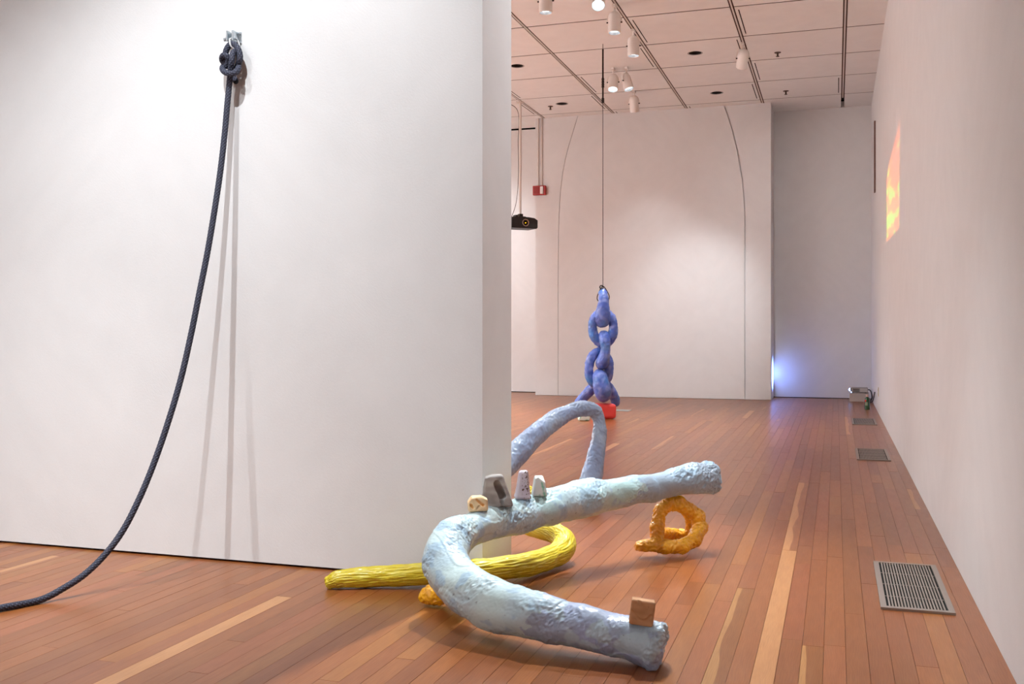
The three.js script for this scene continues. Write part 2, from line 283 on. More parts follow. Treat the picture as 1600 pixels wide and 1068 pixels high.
for (const [mx, mz, tx, ty, tz, cd, half, label] of HEADS) {
  const t = thing('track_spotlight', label, 'spotlight', V3(mx, H, mz), 'ceiling track spotlights');
  mesh('track_adapter', box(-0.018, 0.018, -0.03, 0, -0.05, 0.05), headWhite, t);
  mesh('stem', cyl(V3(0, -0.03, 0), V3(0, -0.075, 0), 0.012), headWhite, t);
  const pivot = V3(0, -0.2, 0), dir = V3(tx, ty, tz).sub(V3(mx, H - 0.2, mz)).normalize();
  const aim = new THREE.Quaternion().setFromUnitVectors(V3(0, 1, 0), dir);
  const side = Math.atan2(dir.x, dir.z);
  const yoke = []; for (let k = 0; k <= 16; k++) { const a = Math.PI * k / 16; yoke.push(V3(Math.cos(a) * 0.083 * Math.cos(side), -0.2 + Math.sin(a) * 0.125, -Math.cos(a) * 0.083 * Math.sin(side))); }
  mesh('yoke', wire(yoke, 0.006, 40, 8), headWhite, t);
  const place = (m) => { m.position.copy(pivot); m.quaternion.copy(aim); return m; };
  const hs = place(mesh('housing', housingGeo, headWhite, t));
  mesh('reflector', reflGeo, reflMat, hs); mesh('lamp_lens', lensGeo, lensMat, hs);
  for (const s of [-1, 1]) mesh('pivot_screw', cyl(V3(s * 0.07 * Math.cos(side), -0.2, -s * 0.07 * Math.sin(side)), V3(s * 0.09 * Math.cos(side), -0.2, -s * 0.09 * Math.sin(side)), 0.008, 0.008, 10), DARK, t);
  const l = new THREE.SpotLight(LAMP_COLOR, cd, 0, half * Math.PI / 180, 0.9, 2);
  l.name = 'spot_beam'; l.position.copy(pivot).addScaledVector(dir, 0.132); l.castShadow = true; l.shadow.radius = 0.8;
  t.add(l); l.target.name = 'spot_aim'; l.target.position.set(tx - mx, ty - H, tz - mz); t.add(l.target);
}

// ---------------------------------------------------------------- pale blue bent sculpture
const gloss = (rough, coat = 0.6) => new THREE.MeshPhysicalMaterial({ vertexColors: true, roughness: rough, clearcoat: coat, clearcoatRoughness: 0.12 });
const lin = (h) => new THREE.Color(h);
const mixc = (k, a, b, t) => k.copy(a).lerp(b, t);
const tubeFrom = (list) => list.map(([u, v, d, px]) => [at(u, v, d), px * d / FOCAL]);
const blueCtrl = tubeFrom([
  [1108, 744, 5.22, 25], [1095, 747, 5.19, 23.5], [1050, 755, 5.09, 20.5], [1000, 763.5, 4.97, 20.5], [950, 773, 4.84, 24], [905, 781, 4.71, 28.5], [862, 791, 4.59, 27], [820, 803, 4.47, 25], [780, 812, 4.34, 24.5], [742, 824, 4.20, 26],
  [710, 841, 4.08, 31], [695, 868, 3.98, 34], [704, 896, 3.89, 36], [730, 921, 3.80, 38], [764, 940, 3.71, 39], [827, 959, 3.60, 36.5], [890, 973, 3.53, 34.5], [950, 987, 3.48, 33.5], [1000, 1001, 3.43, 34], [1026, 1009, 3.41, 34.5]]);
const blueSeg = 900, blueGeo = lumpTube(blueCtrl, { seg: blueSeg, rad: 150, endA: 0.2, endB: 0.28, cap: 26 });
{
  const ts = blueGeo.userData.t; let i = 0;
  const P = blueGeo.attributes.position;
  displace(blueGeo, (x, y, z) => {
    const t = ts[i++], edge = Math.max(smooth(0.04, 0, t), smooth(0.955, 1, t));
    const rough = clamp(0.2 + 1.9 * noise(x * 6, y * 6, z * 6 + 3)) * 0.95 + 0.10 + edge * 0.9, rid = 1 - Math.abs(fbm(x * 34, y * 34, z * 34, 3)) * 2;
    const step = smooth(0.0, 0.05, noise(x * 5 + 9, y * 5, z * 5)) * 0.0028;
    return 0.012 * noise(x * 6, y * 6, z * 6) + 0.007 * noise(x * 13, y * 13, z * 13) + step + edge * 0.012 * noise(x * 22, y * 22, z * 22) + rough * (0.0052 * rid + 0.0022 * noise(x * 75, y * 75, z * 75)) + 0.0006 * noise(x * 120, y * 120, z * 120);
  });
  i = 0;
  const mint = lin(0xafcecc), cream = lin(0xbfd2d1), sky = lin(0x9cb7cb), lav = lin(0x9fabcb), grey = lin(0x98a7b5), pale = lin(0xb3c8d0), wear = lin(0x7d8890);
  paint(blueGeo, (k, x, y, z) => {
    const t = ts[i++], w = 0.035 * fbm(x * 9, y * 9, z * 9, 3), s = t + w;
    if (s < 0.17) mixc(k, grey, sky, clamp(0.3 + noise(x * 8, y * 8, z * 8)));
    else if (s < 0.40) mixc(k, mint, pale, clamp(0.4 + 1.5 * noise(x * 6, y * 6, z * 6)));
    else if (s < 0.81) mixc(k, cream, pale, clamp(0.45 + 1.8 * noise(x * 7, y * 7, z * 7)));
    else mixc(k, lav, grey, clamp(0.35 + 1.2 * noise(x * 8, y * 8, z * 8)));
    const b = smooth(0.12, 0.28, fbm(x * 11 + 4, y * 11, z * 11, 3)); k.lerp(s < 0.81 ? sky : pale, b * 0.75);
    k.lerp(wear, smooth(0.66, 0.8, fbm(x * 60, y * 60, z * 60, 2)) * 0.8);
  });
}
const blue = solo('bent_tube_sculpture', 'pale blue lumpy bent tube sculpture resting on orange supports', 'sculpture', blueGeo, gloss(0.55, 0.45));

// ---------------------------------------------------------------- yellow hooked sculpture
{
  const ctrl = tubeFrom([[514, 909, 4.43, 9.5], [528, 904, 4.43, 13], [570, 901, 4.44, 15], [610, 899, 4.445, 15.5], [650, 897, 4.445, 16], [700, 893, 4.45, 16], [750, 890, 4.46, 16.5], [790, 886, 4.53, 17], [830, 880, 4.64, 17], [860, 870, 4.77, 17], [878, 860, 4.86, 18], [882, 846, 4.93, 17.5], [868, 833, 5.0, 15.5], [845, 826, 5.08, 14.5], [822, 818, 5.15, 14], [812, 802, 5.18, 13.5], [818, 780, 5.18, 13], [829, 769, 5.17, 11]]);
  const g = lumpTube(ctrl, { seg: 620, rad: 110, endA: 0.5, endB: 0.6, cap: 14 }), ts = g.userData.t; let i = 0;
  const ang = (j) => (j % 110) / 110 * Math.PI * 2;
  displace(g, (x, y, z) => {
    const t = ts[i], a = ang(i++), L = t * 2.0, cx = Math.cos(a), sx = Math.sin(a);
    const wr = 1 - Math.abs(noise(L * 8 + cx, cx * 4, sx * 4) + 0.6 * noise(L * 19, cx * 9, sx * 9)) * 2.2;
    return 0.004 * noise(x * 14, y * 14, z * 14) + 0.0036 * wr + 0.0008 * noise(x * 130, y * 130, z * 130);
  });
  const a = lin(0xdcc428), b = lin(0xcbb120), c = lin(0xdccb45);
  paint(g, (k, x, y, z) => { mixc(k, a, b, clamp(0.4 + noise(x * 9, y * 9, z * 9))); k.lerp(c, clamp(noise(x * 25, y * 25, z * 25) * 1.4)); });
  solo('hooked_tube_sculpture', 'yellow wrinkled tube sculpture curling back under the pale blue one', 'sculpture', g, gloss(0.45, 0.25));
}

// ---------------------------------------------------------------- grey blue arch sculpture
{
  const ctrl = tubeFrom([[744, 797, 6.06, 19], [752, 775, 6.08, 20], [772, 745, 6.12, 20], [800, 716, 6.2, 18.5], [832, 684, 6.28, 16.5], [860, 660, 6.34, 14.5], [888, 644, 6.4, 12.5], [912, 637.5, 6.44, 11.5], [928, 641, 6.46, 10], [936, 655, 6.46, 9.5], [936, 680, 6.44, 11], [931, 712, 6.41, 13.5], [924, 745, 6.37, 16.5], [920, 775, 6.33, 19], [917, 789, 6.31, 18]]);
  const g = lumpTube(ctrl, { seg: 460, rad: 100, endA: 0.3, endB: 0.3, cap: 10 }), ts = g.userData.t; let i = 0;
  displace(g, (x, y, z) => 0.008 * noise(x * 9, y * 9, z * 9) + 0.004 * noise(x * 24, y * 24, z * 24) + 0.0035 * (1 - 2 * Math.abs(noise(x * 40, y * 40, z * 40))));
  const a = lin(0x8ea3c6), b = lin(0x9fb3cb), c = lin(0x7f8fae);
  paint(g, (k, x, y, z) => { mixc(k, a, b, clamp(0.5 + 1.4 * noise(x * 6, y * 6, z * 6))); k.lerp(c, clamp(1.2 * noise(x * 22, y * 22, z * 22))); });
  solo('arched_tube_sculpture', 'grey blue lumpy arch sculpture standing behind the pale blue tube', 'sculpture', g, gloss(0.42, 0.35));
}

// ---------------------------------------------------------------- orange supports
const W = (u, v, d) => at(u, v, d).toArray();
const orangeA = lin(0xf2ae08), orangeB = lin(0xe29406), orangeC = lin(0xfcb81e);
const orangePaint = (g) => paint(g, (k, x, y, z) => { mixc(k, orangeA, orangeB, clamp(0.35 + 1.2 * noise(x * 14, y * 14, z * 14))); k.lerp(orangeC, clamp(0.7 * noise(x * 25, y * 25, z * 25))); });
const lumps = (x, y, z) => 0.004 * noise(x * 26, y * 26, z * 26) + 0.0062 * (1 - 2.2 * Math.abs(noise(x * 50, y * 50, z * 50))) + 0.003 * noise(x * 110, y * 110, z * 110);
{
  const q = (u, v, d, px) => [...W(u, v, d), px * d / FOCAL];
  const front = [q(1000, 853, 5.04, 7.5), q(1018, 851, 5.04, 8.5), q(1040, 854, 5.02, 9.5), q(1066, 853, 5.02, 9.5), q(1084, 843, 5.06, 10), q(1094, 823, 5.12, 10), q(1090, 806, 5.13, 10), q(1078, 796, 5.12, 9)];
  const post = [q(1027, 848, 5.06, 10), q(1027, 822, 5.08, 9.5), q(1032, 797, 5.09, 9), q(1046, 787, 5.1, 9.5), q(1062, 786, 5.11, 10), q(1074, 795, 5.12, 9), q(1080, 808, 5.16, 8), q(1080, 828, 5.24, 7.5)];
  const back = [q(1036, 833, 5.16, 7.5), q(1052, 834, 5.27, 7.5), q(1070, 835, 5.28, 7.5), q(1082, 832, 5.24, 7.5)];
  const f1 = chainField(front, 0.012), f2 = chainField(post, 0.012), f3 = chainField(back, 0.012), [lo, hi] = boundsOf([...front, ...post, ...back], 0.03);
  const g = sdfMesh((x, y, z) => Math.max(smin(smin(f1(x, y, z), f2(x, y, z), 0.015), f3(x, y, z), 0.015), 0.006 - y), lo, hi, 0.0044);
  displace(g, lumps); { const p = g.attributes.position; for (let i = 0; i < p.count; i++) if (p.getY(i) < 0.001) p.setY(i, 0.001); }
  solo('looped_support', 'orange looped support under the raised end of the pale blue tube', 'sculpture', orangePaint(g), gloss(0.5, 0.8));
  const stub = [q(661, 933, 4.14, 5.5), q(671, 930, 4.14, 12), q(684, 927, 4.13, 14), q(703, 922, 4.1, 14.5), q(724, 925, 4.07, 12)];
  const fs = chainField(stub, 0.02), [l2, h2] = boundsOf(stub, 0.03);
  const g2 = sdfMesh((x, y, z) => Math.max(fs(x, y, z), 0.004 - y), l2, h2, 0.0045); displace(g2, lumps);
  { const p = g2.attributes.position; for (let i = 0; i < p.count; i++) if (p.getY(i) < 0.001) p.setY(i, 0.001); }
  solo('short_support', 'short orange support wedged under the bend of the pale blue tube', 'sculpture', orangePaint(g2), gloss(0.34, 0.5));
}

// ---------------------------------------------------------------- small carved blocks
const ray = new THREE.Raycaster();
blue.updateMatrixWorld(); blueGeo.computeBoundingSphere(); blueGeo.computeBoundingBox();
function topOf(p) { ray.set(V3(p.x, 2, p.z), V3(0, -1, 0)); const h = ray.intersectObject(blue); return h.length ? h[0].point.y : p.y; }
const rbox = (x, y, z, a, b, c, r) => { const qx = Math.abs(x) - a + r, qy = Math.abs(y) - b + r, qz = Math.abs(z) - c + r; return Math.hypot(Math.max(qx, 0), Math.max(qy, 0), Math.max(qz, 0)) + Math.min(Math.max(qx, qy, qz), 0) - r; };
const matt = (rough = 0.75) => new THREE.MeshPhysicalMaterial({ vertexColors: true, roughness: rough });
function block(name, label, geo, u, v, d, turn, tilt, onTube = true) {
  const p = at(u, v, d), m = solo(name, label, 'carved block', geo, matt(), 'small carved blocks');
  geo.computeBoundingBox();
  m.position.set(p.x, onTube ? topOf(p) - 0.004 : 0, p.z); m.rotation.set(0, YAW + turn, tilt, 'YZX'); return m;
}
{ // cream block with a deep carved face
  const f = (x, y, z) => {
    const a = 0.5, X = x * Math.cos(a) - y * Math.sin(a), Y = x * Math.sin(a) + y * Math.cos(a);
    let d = rbox(x, y, z, 0.042, 0.031, 0.032, 0.010); d = Math.max(d, (x * 0.5 + y * 0.86) - 0.034, (-x * 0.75 + y * 0.6) - 0.036);
    d = Math.max(d, -capsule(X, Y, z, [-0.016, 0.016, 0.036, 0.008], [0.020, 0.006, 0.032, 0.007]));
    d = Math.max(d, -capsule(x, y, z, [-0.030, 0.000, 0.036, 0.010], [-0.022, -0.014, 0.036, 0.008]));
    return Math.max(d, -capsule(x, y, z, [-0.004, -0.018, 0.037, 0.008], [0.016, 0.004, 0.037, 0.007]));
  };
  const g = sdfMesh(f, [-0.05, -0.04, -0.04], [0.05, 0.042, 0.045], 0.0022); g.translate(0, 0.031, 0);
  const a = lin(0xe9c79a), b = lin(0xd98f42);
  paint(g, (k, x, y, z) => { mixc(k, a, b, clamp((rbox(x, y - 0.031, z, 0.042, 0.031, 0.032, 0.01) < -0.003 && z > 0.012 && x < 0.026 ? 0.75 : 0) + 0.4 * noise(x * 60, y * 60, z * 60))); });
  block('carved_block', 'small cream block with a carved orange face on the pale blue tube', g, 747, 792, 4.22, 0.1, 0.06);
}
{ // grey stone with two legs
  const f = (x, y, z) => {
    const t = clamp(y / 0.137), cx = -0.004 - 0.006 * t, w = 0.072 - 0.034 * t;
    let d = rbox(x - cx, y - 0.0685, z, w, 0.0685, 0.038 - 0.008 * t, 0.010);
    d = Math.max(d, -x * 0.30 + y * 0.95 - 0.136);
    d = Math.max(d, -capsule(x, y, z, [0.000, 0.102, 0.026, 0.015], [0.020, 0.050, 0.020, 0.021]));
    d = Math.max(d, -capsule(x, y, z, [0.020, 0.046, 0.024, 0.013], [0.016, -0.010, 0.028, 0.010]));
    d = Math.max(d, -capsule(x, y, z, [-0.058, 0.105, 0.052, 0.016], [-0.050, 0.040, 0.058, 0.016]));
    d = Math.max(d, -capsule(x, y, z, [-0.022, 0.110, 0.058, 0.022], [-0.016, 0.050, 0.066, 0.022]));
    return d;
  };
  const g = sdfMesh(f, [-0.085, -0.006, -0.05], [0.085, 0.152, 0.062], 0.0028);
  displace(g, (x, y, z) => 0.0015 * noise(x * 50, y * 50, z * 50));
  const a = lin(0x9b938e), b = lin(0x827a76), c = lin(0xb2aca6);
  paint(g, (k, x, y, z) => { mixc(k, a, b, clamp(0.4 + noise(x * 30, y * 30, z * 30))); k.lerp(c, clamp(noise(x * 14, y * 40, z * 14 + 5) * 1.3)); });
  block('carved_block', 'grey two-legged stone standing on the pale blue tube', g, 778, 786, 4.325, 0.05, 0.05);
}
{ // lilac speckled cone
  const f = (x, y, z) => { const t = clamp(y / 0.125), w = 0.034 - 0.013 * t + 0.006 * Math.exp(-y * 60); return Math.max(rbox(x - 0.002 * t, y - 0.0625, z, w, 0.0625, w * 0.9, 0.012), x * 0.9 + z * 0.6 - w * 1.12); };
  const g = sdfMesh(f, [-0.05, -0.006, -0.05], [0.05, 0.135, 0.05], 0.0022); displace(g, (x, y, z) => 0.001 * noise(x * 60, y * 60, z * 60));
  const a = lin(0xbfb2c0), b = lin(0xcfc6cb), c = lin(0x5c4334);
  paint(g, (k, x, y, z) => { mixc(k, a, b, clamp(0.5 + noise(x * 30, y * 20, z * 30))); const q = 120, h = noise(x * q, y * q, z * q); if (x > -0.006 && h > 0.3) k.copy(c); });
  block('carved_block', 'tall lilac block with dark speckles on the pale blue tube', g, 816.5, 778, 4.44, 0.1, -0.02);
}
{ // white block with a green streak
  const f = (x, y, z) => { const t = clamp(y / 0.09), w = 0.034 - 0.014 * t; return Math.max(rbox(x, y - 0.044, z, w, 0.044, 0.03 - 0.006 * t, 0.006), x * 0.55 + y * 0.75 + z * 0.36 - 0.068, -x * 0.4 + y * 0.85 + z * 0.3 - 0.083); };
  const g = sdfMesh(f, [-0.045, -0.006, -0.045], [0.045, 0.1, 0.045], 0.0022); displace(g, (x, y, z) => 0.0006 * noise(x * 60, y * 60, z * 60));
  const a = lin(0xd6d8d2), c = lin(0x6fb694);
  paint(g, (k, x, y, z) => { k.copy(a); const s = Math.abs(x - 0.010 - 0.25 * (0.05 - y)) + 0.006 * noise(x * 70, y * 70, z * 70); if (z > 0.008 && y < 0.066) k.lerp(c, smooth(0.007, 0.001, s) * 0.85); if (y < 0.012 && z > 0.01 && Math.abs(x + 0.008) < 0.012) k.lerp(c, 0.6 * clamp(0.5 + noise(x * 90, y * 90, 2))); });
  block('carved_block', 'white block with a green streak on the pale blue tube', g, 842.5, 776, 4.515, 0.12, 0.0);
}
{ // tan block with a curved groove, on the near end
  const f = (x, y, z) => {
    let d = rbox(x - 0.004, y - 0.044, z, 0.041, 0.043, 0.022, 0.008);
    for (let i = 0; i < 8; i++) { const c = (s) => [-0.040 + 0.074 * s, 0.050 - 0.088 * s + 0.072 * s * s * s + 0.006, 0.024, 0.0065]; d = Math.max(d, -capsule(x, y, z, c(i / 8), c((i + 1) / 8))); }
    d = Math.max(d, -capsule(x, y, z, [-0.014, 0.094, 0.02, 0.009], [-0.009, 0.078, 0.026, 0.007]));
    return Math.max(d, -(Math.hypot(x - 0.020, y - 0.068, z - 0.022) - 0.003));
  };
  const g = sdfMesh(f, [-0.05, -0.006, -0.032], [0.056, 0.098, 0.032], 0.0019); displace(g, (x, y, z) => 0.001 * noise(x * 40, y * 40, z * 40));
  const a = lin(0xc9966c), b = lin(0xb58257);
  paint(g, (k, x, y, z) => mixc(k, a, b, clamp(0.4 + noise(x * 30, y * 60, z * 30))));
  block('carved_block', 'tan clay block with a curved groove on the low end of the tube', g, 999, 975, 3.40, -0.12, -0.13);
}
{ // pale piece on the floor by the red block
  const f = (x, y, z) => Math.max(rbox(x, y - 0.05, z, 0.07, 0.05, 0.05, 0.015), x * 0.5 + y * 0.8 - 0.095 + 0.2 * z, -x * 0.7 + y * 0.6 - 0.07);
  const g = sdfMesh(f, [-0.085, -0.01, -0.07], [0.085, 0.115, 0.07], 0.004), a = lin(0xdfe3d6), c = lin(0x8fc3a4);
  paint(g, (k, x, y, z) => mixc(k, a, c, smooth(0.15, 0.4, noise(x * 25, y * 25, z * 25))));
  block('carved_block', 'pale carved block on the floor in front of the red block', g, 912, 655, 12.62, 0.2, 0, false);
}

// ---------------------------------------------------------------- rope, knot and bracket
const rope = thing('knotted_rope', 'thick dark navy braided rope knotted to the wall bracket and trailing on the floor', 'rope');
const ROPE_R = 0.0141;
function braid(pts, n, rad = 28) {
  const curve = new THREE.CatmullRomCurve3(pts, false, 'centripetal'), len = curve.getLength(), g = new THREE.TubeGeometry(curve, n, ROPE_R, rad, false);
  const p = g.attributes.position, nm = g.attributes.normal, uv = g.attributes.uv, col = new Float32Array(p.count * 3);
  for (let i = 0; i < p.count; i++) {
    const s = uv.getX(i) * len, a = uv.getY(i) * Math.PI * 2, A = Math.sin(a * 6 + s * 360), B = Math.sin(a * 6 - s * 360), h = Math.max(A, B), o = 0.0011 * (h - 0.5);
    p.setXYZ(i, p.getX(i) + nm.getX(i) * o, p.getY(i) + nm.getY(i) * o, p.getZ(i) + nm.getZ(i) * o);
    const f = A > 0.55 && B < 0.2 ? 1 : 0, w = 0.8 + 0.4 * f; col[3 * i] = (0.030 + 0.055 * f) * w; col[3 * i + 1] = (0.030 + 0.062 * f) * w; col[3 * i + 2] = (0.052 + 0.085 * f) * w;
  }
  g.setAttribute('color', new THREE.BufferAttribute(col, 3)); g.computeVertexNormals(); return g;
}
const ROPE = new THREE.MeshPhysicalMaterial({ vertexColors: true, roughness: 0.75 });
const wallAt = (u, v, off) => { const r = at(u, v, 1).sub(camera.position), t = (PZ0 + off) / r.z; return camera.position.clone().addScaledVector(r, t); };
const kz = (x, y, o) => wallAt(330 + x / 10.69, 40 + y / 10.69, 0.05 + o);
{
  const A0 = V3(-2.84, 2.4, -4.2), A1 = at(65, 936, 1), n0 = V3();
  { const r = A1.clone().sub(camera.position), t = (0.016 - EYE) / r.y; A1.copy(camera.position).addScaledVector(r, t); }
  n0.copy(A1).sub(A0).cross(V3(0, 1, 0)).normalize();
  const on = (u, v) => { const r = at(u, v, 1).sub(camera.position), t = A0.clone().sub(camera.position).dot(n0) / r.dot(n0); return camera.position.clone().addScaledVector(r, t); };
  const pts = [kz(330, 700, 0.022), kz(312, 870, 0.004), ...[[358, 135], [355, 165], [351, 210], [344, 270], [335, 330], [324, 395], [312, 455], [299, 520], [283, 590], [264, 655], [241, 722], [217, 780], [191, 830], [164, 866], [132, 897], [100, 918]].map(([u, v]) => on(u, v)), A1.clone()];
  const dirEnd = A1.clone().sub(A0).setY(0).normalize();
  for (const [s, side] of [[0.14, -0.0], [0.4, -0.03], [0.9, -0.12], [1.5, -0.3]]) pts.push(A1.clone().addScaledVector(dirEnd, s).add(V3(side, -0.0012, 0)));
  mesh('rope_length', braid(pts, 2600), ROPE, rope);
  const k = [
    [[328, 760, 0.010], [330, 700, 0.022], [345, 580, 0.032], [358, 480, 0.020], [400, 430, -0.004], [455, 470, -0.018], [470, 580, -0.020]],
    [[235, 720, -0.004], [222, 600, 0.0], [236, 480, 0.006], [262, 390, 0.006], [310, 325, 0.002], [380, 312, 0.0], [440, 370, 0.004], [478, 470, 0.008], [480, 560, 0.006], [455, 640, -0.004], [420, 720, -0.014]],
    [[285, 640, -0.012], [215, 625, -0.004], [180, 560, 0.010], [205, 500, 0.026], [262, 510, 0.028], [285, 580, 0.018], [262, 680, 0.006]],
    [[450, 650, -0.016], [452, 715, 0.008], [400, 785, 0.034], [310, 800, 0.042], [220, 770, 0.030], [188, 705, 0.004], [235, 650, -0.018]],
    [[330, 790, -0.006], [375, 860, -0.008], [410, 930, -0.010]],
  ];
  for (const c of k) mesh('knot_turn', merge([braid(c.map((q) => kz(...q)), 260)]), ROPE, rope);
  mesh('rope_tip', new THREE.SphereGeometry(ROPE_R * 0.98, 16, 10).translate(...kz(410, 930, -0.010).toArray()), std(0x0c0c12, 0.9), rope);
}
{
  const zinc = std(0xc3cbd0, 0.28, { metalness: 0.9 }), c = wallAt(369.5, 62, 0.0), b = thing('wall_bracket', 'small zinc bracket and shackle screwed to the rope wall', 'bracket', c);
  mesh('back_plate', new RoundedBoxGeometry(0.062, 0.058, 0.006, 2, 0.002).translate(0, 0.005, 0.003), zinc, b);
  for (const s of [-1, 1]) mesh('lug', new RoundedBoxGeometry(0.009, 0.052, 0.05, 2, 0.002).translate(s * 0.016 - 0.004, 0.006, 0.03), zinc, b);
  mesh('pin', merge([cyl(V3(-0.036, -0.008, 0.04), V3(0.03, -0.008, 0.04), 0.005), cyl(V3(-0.042, -0.008, 0.04), V3(-0.034, -0.008, 0.04), 0.010, 0.010, 6)]), zinc, b);
  mesh('shackle', wire([V3(-0.004, -0.008, 0.047), V3(0.006, -0.03, 0.066), V3(0.012, -0.05, 0.066), V3(0.024, -0.064, 0.05), V3(0.034, -0.05, 0.03), V3(0.03, -0.02, 0.03), V3(0.016, -0.006, 0.04)], 0.004, 60, 10, true), std(0xe4e2e2, 0.3, { metalness: 0.4 }), b);
  for (const [x, y] of [[-0.025, 0.026], [0.025, 0.026], [0.025, -0.016]]) mesh('screw', cyl(V3(x, y, 0.006), V3(x, y, 0.011), 0.006, 0.005, 12), zinc, b);
}

// ---------------------------------------------------------------- hanging chain sculpture
{
  const D = 12.95, S = D / FOCAL, base = at(942, HORIZON + FOCAL * EYE / D, D); base.y = 0;
  const ch = thing('chain_sculpture', 'blue lumpy oversized chain hanging on a wire over the red block', 'sculpture', base); ch.rotation.y = YAW;
  const q = (u, v, w, r) => [(u - 942) * S, EYE - (v - HORIZON) * S, w, r * S];
  const links = [
    [q(942, 458, 0, 6.5), q(942, 464, 0.05, 7), q(942, 474, 0.07, 7.5), q(941.5, 486, 0.06, 10.5), q(941, 497, 0.03, 12.5), q(941, 500, -0.02, 11), q(943, 498, -0.08, 9), q(945, 482, -0.10, 7.5), q(944, 465, -0.05, 7)],
    [q(939, 487, -0.01, 5), q(930, 494, 0.0, 6.5), q(926, 505, 0.0, 6.5), q(926, 516, 0.0, 6.5), q(930, 528, 0.0, 7), q(938, 536, -0.01, 6.5), q(947, 536, -0.01, 6.5), q(954, 529, 0, 7), q(958, 518, 0, 7), q(958, 506, 0, 7), q(954, 495, 0, 6.5), q(947, 487, -0.01, 5)],
    [q(943, 525, 0.03, 8.8), q(944, 533, 0.10, 8), q(945, 545, 0.11, 6.2), q(943, 556, 0.09, 8.5), q(941, 566, 0.06, 10), q(940, 567, -0.04, 9), q(942, 556, -0.12, 7), q(943, 534, -0.09, 7)],
    [q(938, 548, -0.01, 5), q(927, 554, 0.01, 6.3), q(921.5, 566, 0.02, 6.3), q(920, 580, 0.02, 6), q(922, 592, 0.01, 6), q(928, 600, -0.02, 6), q(938, 603, -0.07, 6), q(948, 594, -0.05, 6.5), q(951.5, 581, -0.02, 6.8), q(951, 567, 0, 7), q(947, 555, 0, 6)],
    [q(936.5, 588, 0.08, 11), q(938, 599, 0.11, 12.5), q(940.5, 609, 0.11, 13), q(942, 616, 0.08, 11), q(942, 617, -0.04, 9), q(941, 600, -0.12, 8), q(938, 588, -0.05, 8.5)],
    [q(905, 631, -0.22, 6.5), q(912, 624, -0.2, 7.5), q(924, 610, -0.14, 8), q(934, 601, -0.08, 6.5), q(944, 599, -0.08, 6.5), q(952, 604, -0.1, 6.5), q(959, 616, -0.15, 7.5), q(964, 627, -0.2, 7), q(965, 631, -0.22, 6)],
  ];
  const A = lin(0x5c76c8), B = lin(0x3c58ae), Cc = lin(0x8a98d4), Dd = lin(0x3a86d0);
  links.forEach((pts, i) => {
    const P = pts.map((e) => new THREE.Vector3(e[0], e[1], e[2])), cv = new THREE.CatmullRomCurve3(P, i < 5, 'centripetal'), M = pts.length * 4, N = i < 5 ? pts.length : pts.length - 1;
    const fine = Array.from({ length: i < 5 ? M : M + 1 }, (_, k) => { const c = cv.getPoint(k / M), x = k / M * N, a = Math.floor(x), s = x - a, r0 = pts[a % pts.length][3], r1 = pts[(a + 1) % pts.length][3]; return [c.x, c.y, c.z, r0 + (r1 - r0) * s]; });
    const f = chainField(fine, 0.012, i < 5), [lo, hi] = boundsOf(fine, 0.05), g = sdfMesh(f, lo, hi, 0.0075);
    displace(g, (x, y, z) => 0.008 * noise(x * 8, y * 8, z * 8 + i * 7) + 0.004 * noise(x * 24, y * 24, z * 24 + i) + 0.0045 * noise(x * 52, y * 52, z * 52));
    paint(g, (k, x, y, z) => { mixc(k, A, B, clamp(0.4 + 1.2 * noise(x * 8, y * 8, z * 8 + i))); k.lerp(Cc, clamp(1.3 * noise(x * 15 + 3, y * 15, z * 15))); k.lerp(Dd, clamp(1.5 * noise(x * 6, y * 6 + 9, z * 6) - 0.15)); });
    mesh('chain_link', g, gloss(0.42, 0.4), ch);
  });
  const yTop = H - 0.0, top = EYE - (447 - HORIZON) * S, dark = std(0x2c2320, 0.6, { metalness: 0.4 });
  const zTop = 0.0;
  mesh('hanging_wire', cyl(V3(0, top, 0), V3(0, EYE - (158 - HORIZON) * S, zTop), 0.0042, 0.0042, 8), dark, ch);
  mesh('hanging_rod', merge([cyl(V3(0, EYE - (160 - HORIZON) * S, 0), V3(0, yTop - 0.07, 0), 0.011, 0.011, 10), cyl(V3(0, yTop - 0.08, 0), V3(0, yTop, 0), 0.004, 0.004, 8)]), dark, ch);
  const ty = EYE - (129 - HORIZON) * S; mesh('turnbuckle', merge([-0.05, -0.02, 0.012, 0.045].map((o) => cyl(V3(0, ty + o - 0.013, 0), V3(0, ty + o + 0.013, 0), 0.019, 0.016, 10))), dark, ch);
  mesh('wire_clamp', merge([cyl(V3(0, EYE - (157 - HORIZON) * S - 0.03, 0), V3(0, EYE - (157 - HORIZON) * S + 0.03, 0), 0.018, 0.018, 10)]), dark, ch);
  mesh('sling', wire([q(942, 447, 0, 1), q(934, 460, 0.02, 1), q(933, 466, 0, 1), q(938, 470, -0.12, 1), q(949, 470, -0.1, 1), q(952, 463, 0, 1), q(946, 451, 0.01, 1)].map((p) => V3(p[0], p[1], p[2])), 0.006, 80, 8, true), dark, ch);
  mesh('sling_knot', new THREE.TorusGeometry(0.022, 0.007, 8, 18).translate(-0.018, top - 0.012, 0), dark, ch);
  // red block below
  const g = new RoundedBoxGeometry(0.30, 0.195, 0.25, 5, 0.045); g.translate(0, 0.0975, 0); displace(g, (x, y, z) => 0.004 * noise(x * 10, y * 10, z * 10));
  const rb = solo('red_block', 'red rounded block on the floor under the blue chain', 'block', g, std(0xe34540, 0.5)); rb.position.copy(at(942, 654, 12.92)).setY(0.001); rb.rotation.y = YAW + 0.22;
}

